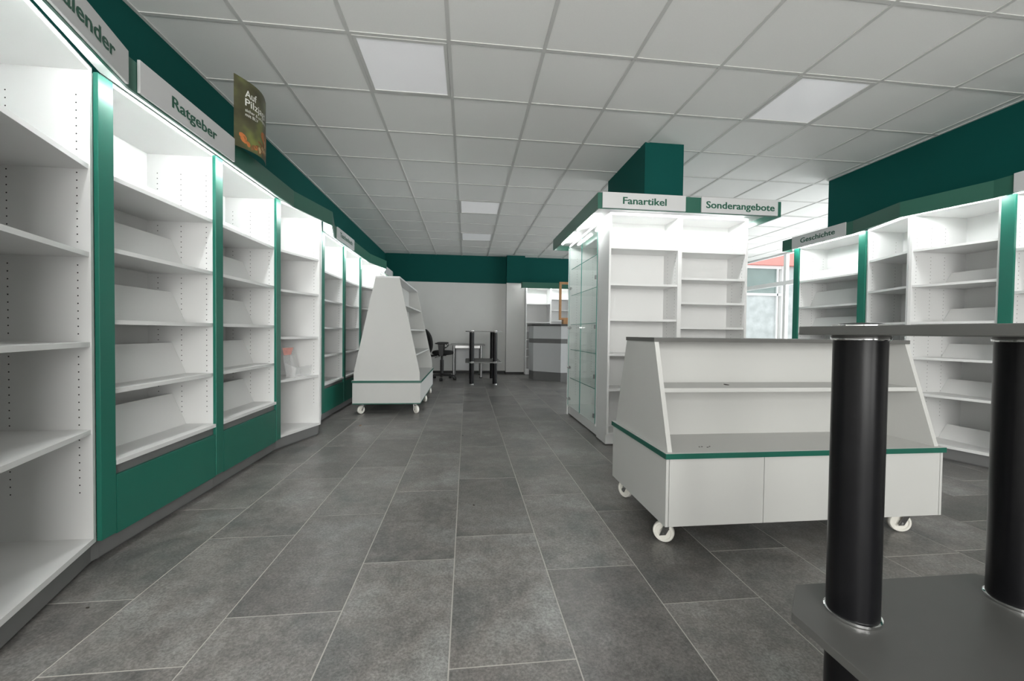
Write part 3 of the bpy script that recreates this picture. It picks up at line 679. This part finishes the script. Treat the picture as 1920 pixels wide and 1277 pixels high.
for k in range(5):
    a = 2*PI*k/5 + .95; d = Vector((math.cos(a), math.sin(a)))
    n = Vector((-d.y, d.x)); p0, p1 = d*.02, d*.30
    sb.quadbox([(*(p0-n*.03), .075), (*(p1-n*.016), .075), (*(p1+n*.016), .075), (*(p0+n*.03), .075)], [(*(p0-n*.026), .135), (*(p1-n*.013), .098), (*(p1+n*.013), .098), (*(p0+n*.026), .135)])
sbo = sb.build('star_base', 'black_plastic', oc)
for k in range(5):
    a = 2*PI*k/5 + .95; p = Vector((math.cos(a), math.sin(a)))*.29
    MB().tube((p.x-.025, p.y-.012, .03), (p.x-.005, p.y-.004, .03), .03, n=16).tube((p.x+.005, p.y+.004, .03), (p.x+.025, p.y+.012, .03), .03, n=16).tube((p.x, p.y, .04), (p.x, p.y, .08), .008, n=8).build('caster', 'black_plastic', sbo, smooth=True)

# ================================================================ small things
# curved card standing on the canopy, centred on the second post bay
pw, z0, ph = .34, 2.148, .432
def card(s, t, off=0.):                     # s along +y 0..1, t upwards 0..1
    x = -1.424 + .03*s + .055*math.sin(PI*s)*(1-.15*t); y = 2.65 + .325*s
    return (x+1.424+off, y-2.65-off*.4*(s-.5), t*ph)
pm = MB(); NS, NT = 14, 4
for layer, o_ in ((0, 0.), (1, -.0015)):
    for i in range(NS+1):
        for j in range(NT+1): pm.v.append(card(i/NS, j/NT, o_))
q = (NS+1)*(NT+1)
for i in range(NS):
    for j in range(NT):
        a = i*(NT+1)+j; pm.f.append((a, a+NT+1, a+NT+2, a+1)); pm.f.append((q+a, q+a+1, q+a+NT+2, q+a+NT+1))
pst = pm.build('poster_card', 'poster_forest', smooth=True); pst.location = (-1.424, 2.65, z0)
tag(pst, 'curved mushroom poster card reading Auf Pilzjagd above the drawer bookcases', 'poster')
def on_card(v, f, s0, t0, name, m, off=.0015):
    k = MB(); k.v = [card((s0*pw+x)/pw, (t0*ph+y)/ph, off) for x, y in v]; k.f = f; return k.build(name, m, pst)
for body, size, wd, s0, t0 in (('Auf', .064, .085, .18, .76), ('Pilzjagd', .064, .205, .18, .635), ('sicher & erfolgreich', .027, .215, .18, .55), ('mit BLV', .027, .095, .18, .485)):
    v, f, _ = text_mesh(body, size, size*.01, wd); on_card(v, f, s0, t0, 'lettering', 'poster_white')
def ellipse(cx, cy, rx, ry, a=0., n=20, half=False):
    pts = []
    for i in range(n):
        t = (PI*i/(n-1)) if half else 2*PI*i/n
        x, y = rx*math.cos(t), ry*math.sin(t); pts.append((cx+x*math.cos(a)-y*math.sin(a), cy+x*math.sin(a)+y*math.cos(a)))
    return pts, [tuple(range(n))]
for cx, cy, rx, ry, a, m, off_ in ((.255, .095, .017, .04, .2, 'stem_cream', .001), (.32, .10, .012, .04, -.1, 'stem_cream', .001), (.245, .14, .062, .035, -.25, 'cap_orange', .0015), (.32, .145, .04, .04, .1, 'cap_orange', .0013)):
    v, f = ellipse(cx, cy, rx, ry, a); v = [(min(x, pw-.002), y) for x, y in v]; on_card(v, f, 0, 0, 'mushroom_print', m, off_)
for k in range(26):
    cx, cy = .03+random.random()*.28, .02+random.random()*.075
    v, f = ellipse(cx, cy, .012+random.random()*.022, .006+random.random()*.012, random.random()*3, 8); on_card(v, f, 0, 0, 'leaf_print', random.choice(['leaf_brown', 'leaf_brown', 'cap_orange', 'stem_cream']), .0008+.00001*k)

# clear leaflet holder on the shelf of the slanting bookcase
lh = thing('leaflet_holder', 'clear plastic leaflet holder standing on a bookcase shelf', 'leaflet holder', (-1.575, 3.925, .5882), LR-.25)
MB().quadbox([(-.10, .02, 0), (.10, .02, 0), (.10, .024, 0), (-.10, .024, 0)], [(-.10, .07, .27), (.06, .07, .27), (.06, .074, .27), (-.10, .074, .27)]).build('back_plate', 'clear_plastic', lh)
MB().quadbox([(-.10, -.06, 0), (.12, -.06, 0), (.12, -.056, 0), (-.10, -.056, 0)], [(-.10, -.075, .09), (.12, -.075, .10), (.12, -.071, .10), (-.10, -.071, .09)]).build('front_lip', 'clear_plastic', lh)
MB().box(-.10, .12, -.06, .024, 0, .004).build('base_plate', 'clear_plastic', lh)
MB().quadbox([(-.10, -.06, 0), (-.097, -.06, 0), (-.097, .024, 0), (-.10, .024, 0)], [(-.10, -.07, .09), (-.097, -.07, .09), (-.097, .045, .13), (-.10, .045, .13)]).build('side_wing', 'clear_plastic', lh)
MB().quadbox([(-.092, .053, .20), (.0, .053, .20), (.0, .055, .20), (-.092, .055, .20)], [(-.095, .066, .265), (.05, .066, .265), (.05, .068, .265), (-.095, .068, .265)]).build('header_card', 'pink_card', lh, label='pink printed header card')
MB().quadbox([(-.02, .014, .004), (.02, .014, .004), (.02, .018, .004), (-.02, .018, .004)], [(-.02, .05, .20), (.015, .05, .20), (.015, .054, .20), (-.02, .054, .20)]).build('divider', 'clear_plastic', lh)

# crumbs and scraps lying on the floor and on the low display
def scrap(label, x, y, z, s, m='scrap', cat='scrap'):
    o = MB()
    pts = [(s*(.6+.5*random.random())*math.cos(2*PI*i/7), s*.6*(.6+.5*random.random())*math.sin(2*PI*i/7)) for i in range(7)]
    o.prism(pts, 0, .002); ob = o.build('scrap', m); ob.location = (x, y, z); ob.rotation_euler = (0, 0, random.random()*3)
    return tag(ob, label, cat, 'small scraps lying about')
scrap('small dark label lying on the shelf of the low display', 1.37, 1.98, .756, .024)
for k in range(4): scrap('tiny dark crumb in the little row on the low display deck', 1.13+.02*k+random.random()*.01, 1.83+random.random()*.02, .468, .005)
scrap('dark crumb on the floor in front of the Kalender bookcase', -1.36, 1.60, 0, .008)
scrap('brown leaf on the floor before the tall wheeled display', -1.13, 4.45, 0, .022, 'leaf_brown')
scrap('dark crumb on the floor among the middle tiles', .05, 2.35, 0, .009)
scrap('dark crumb on the floor beside the pillar bookcase', -.03, 3.95, 0, .012)
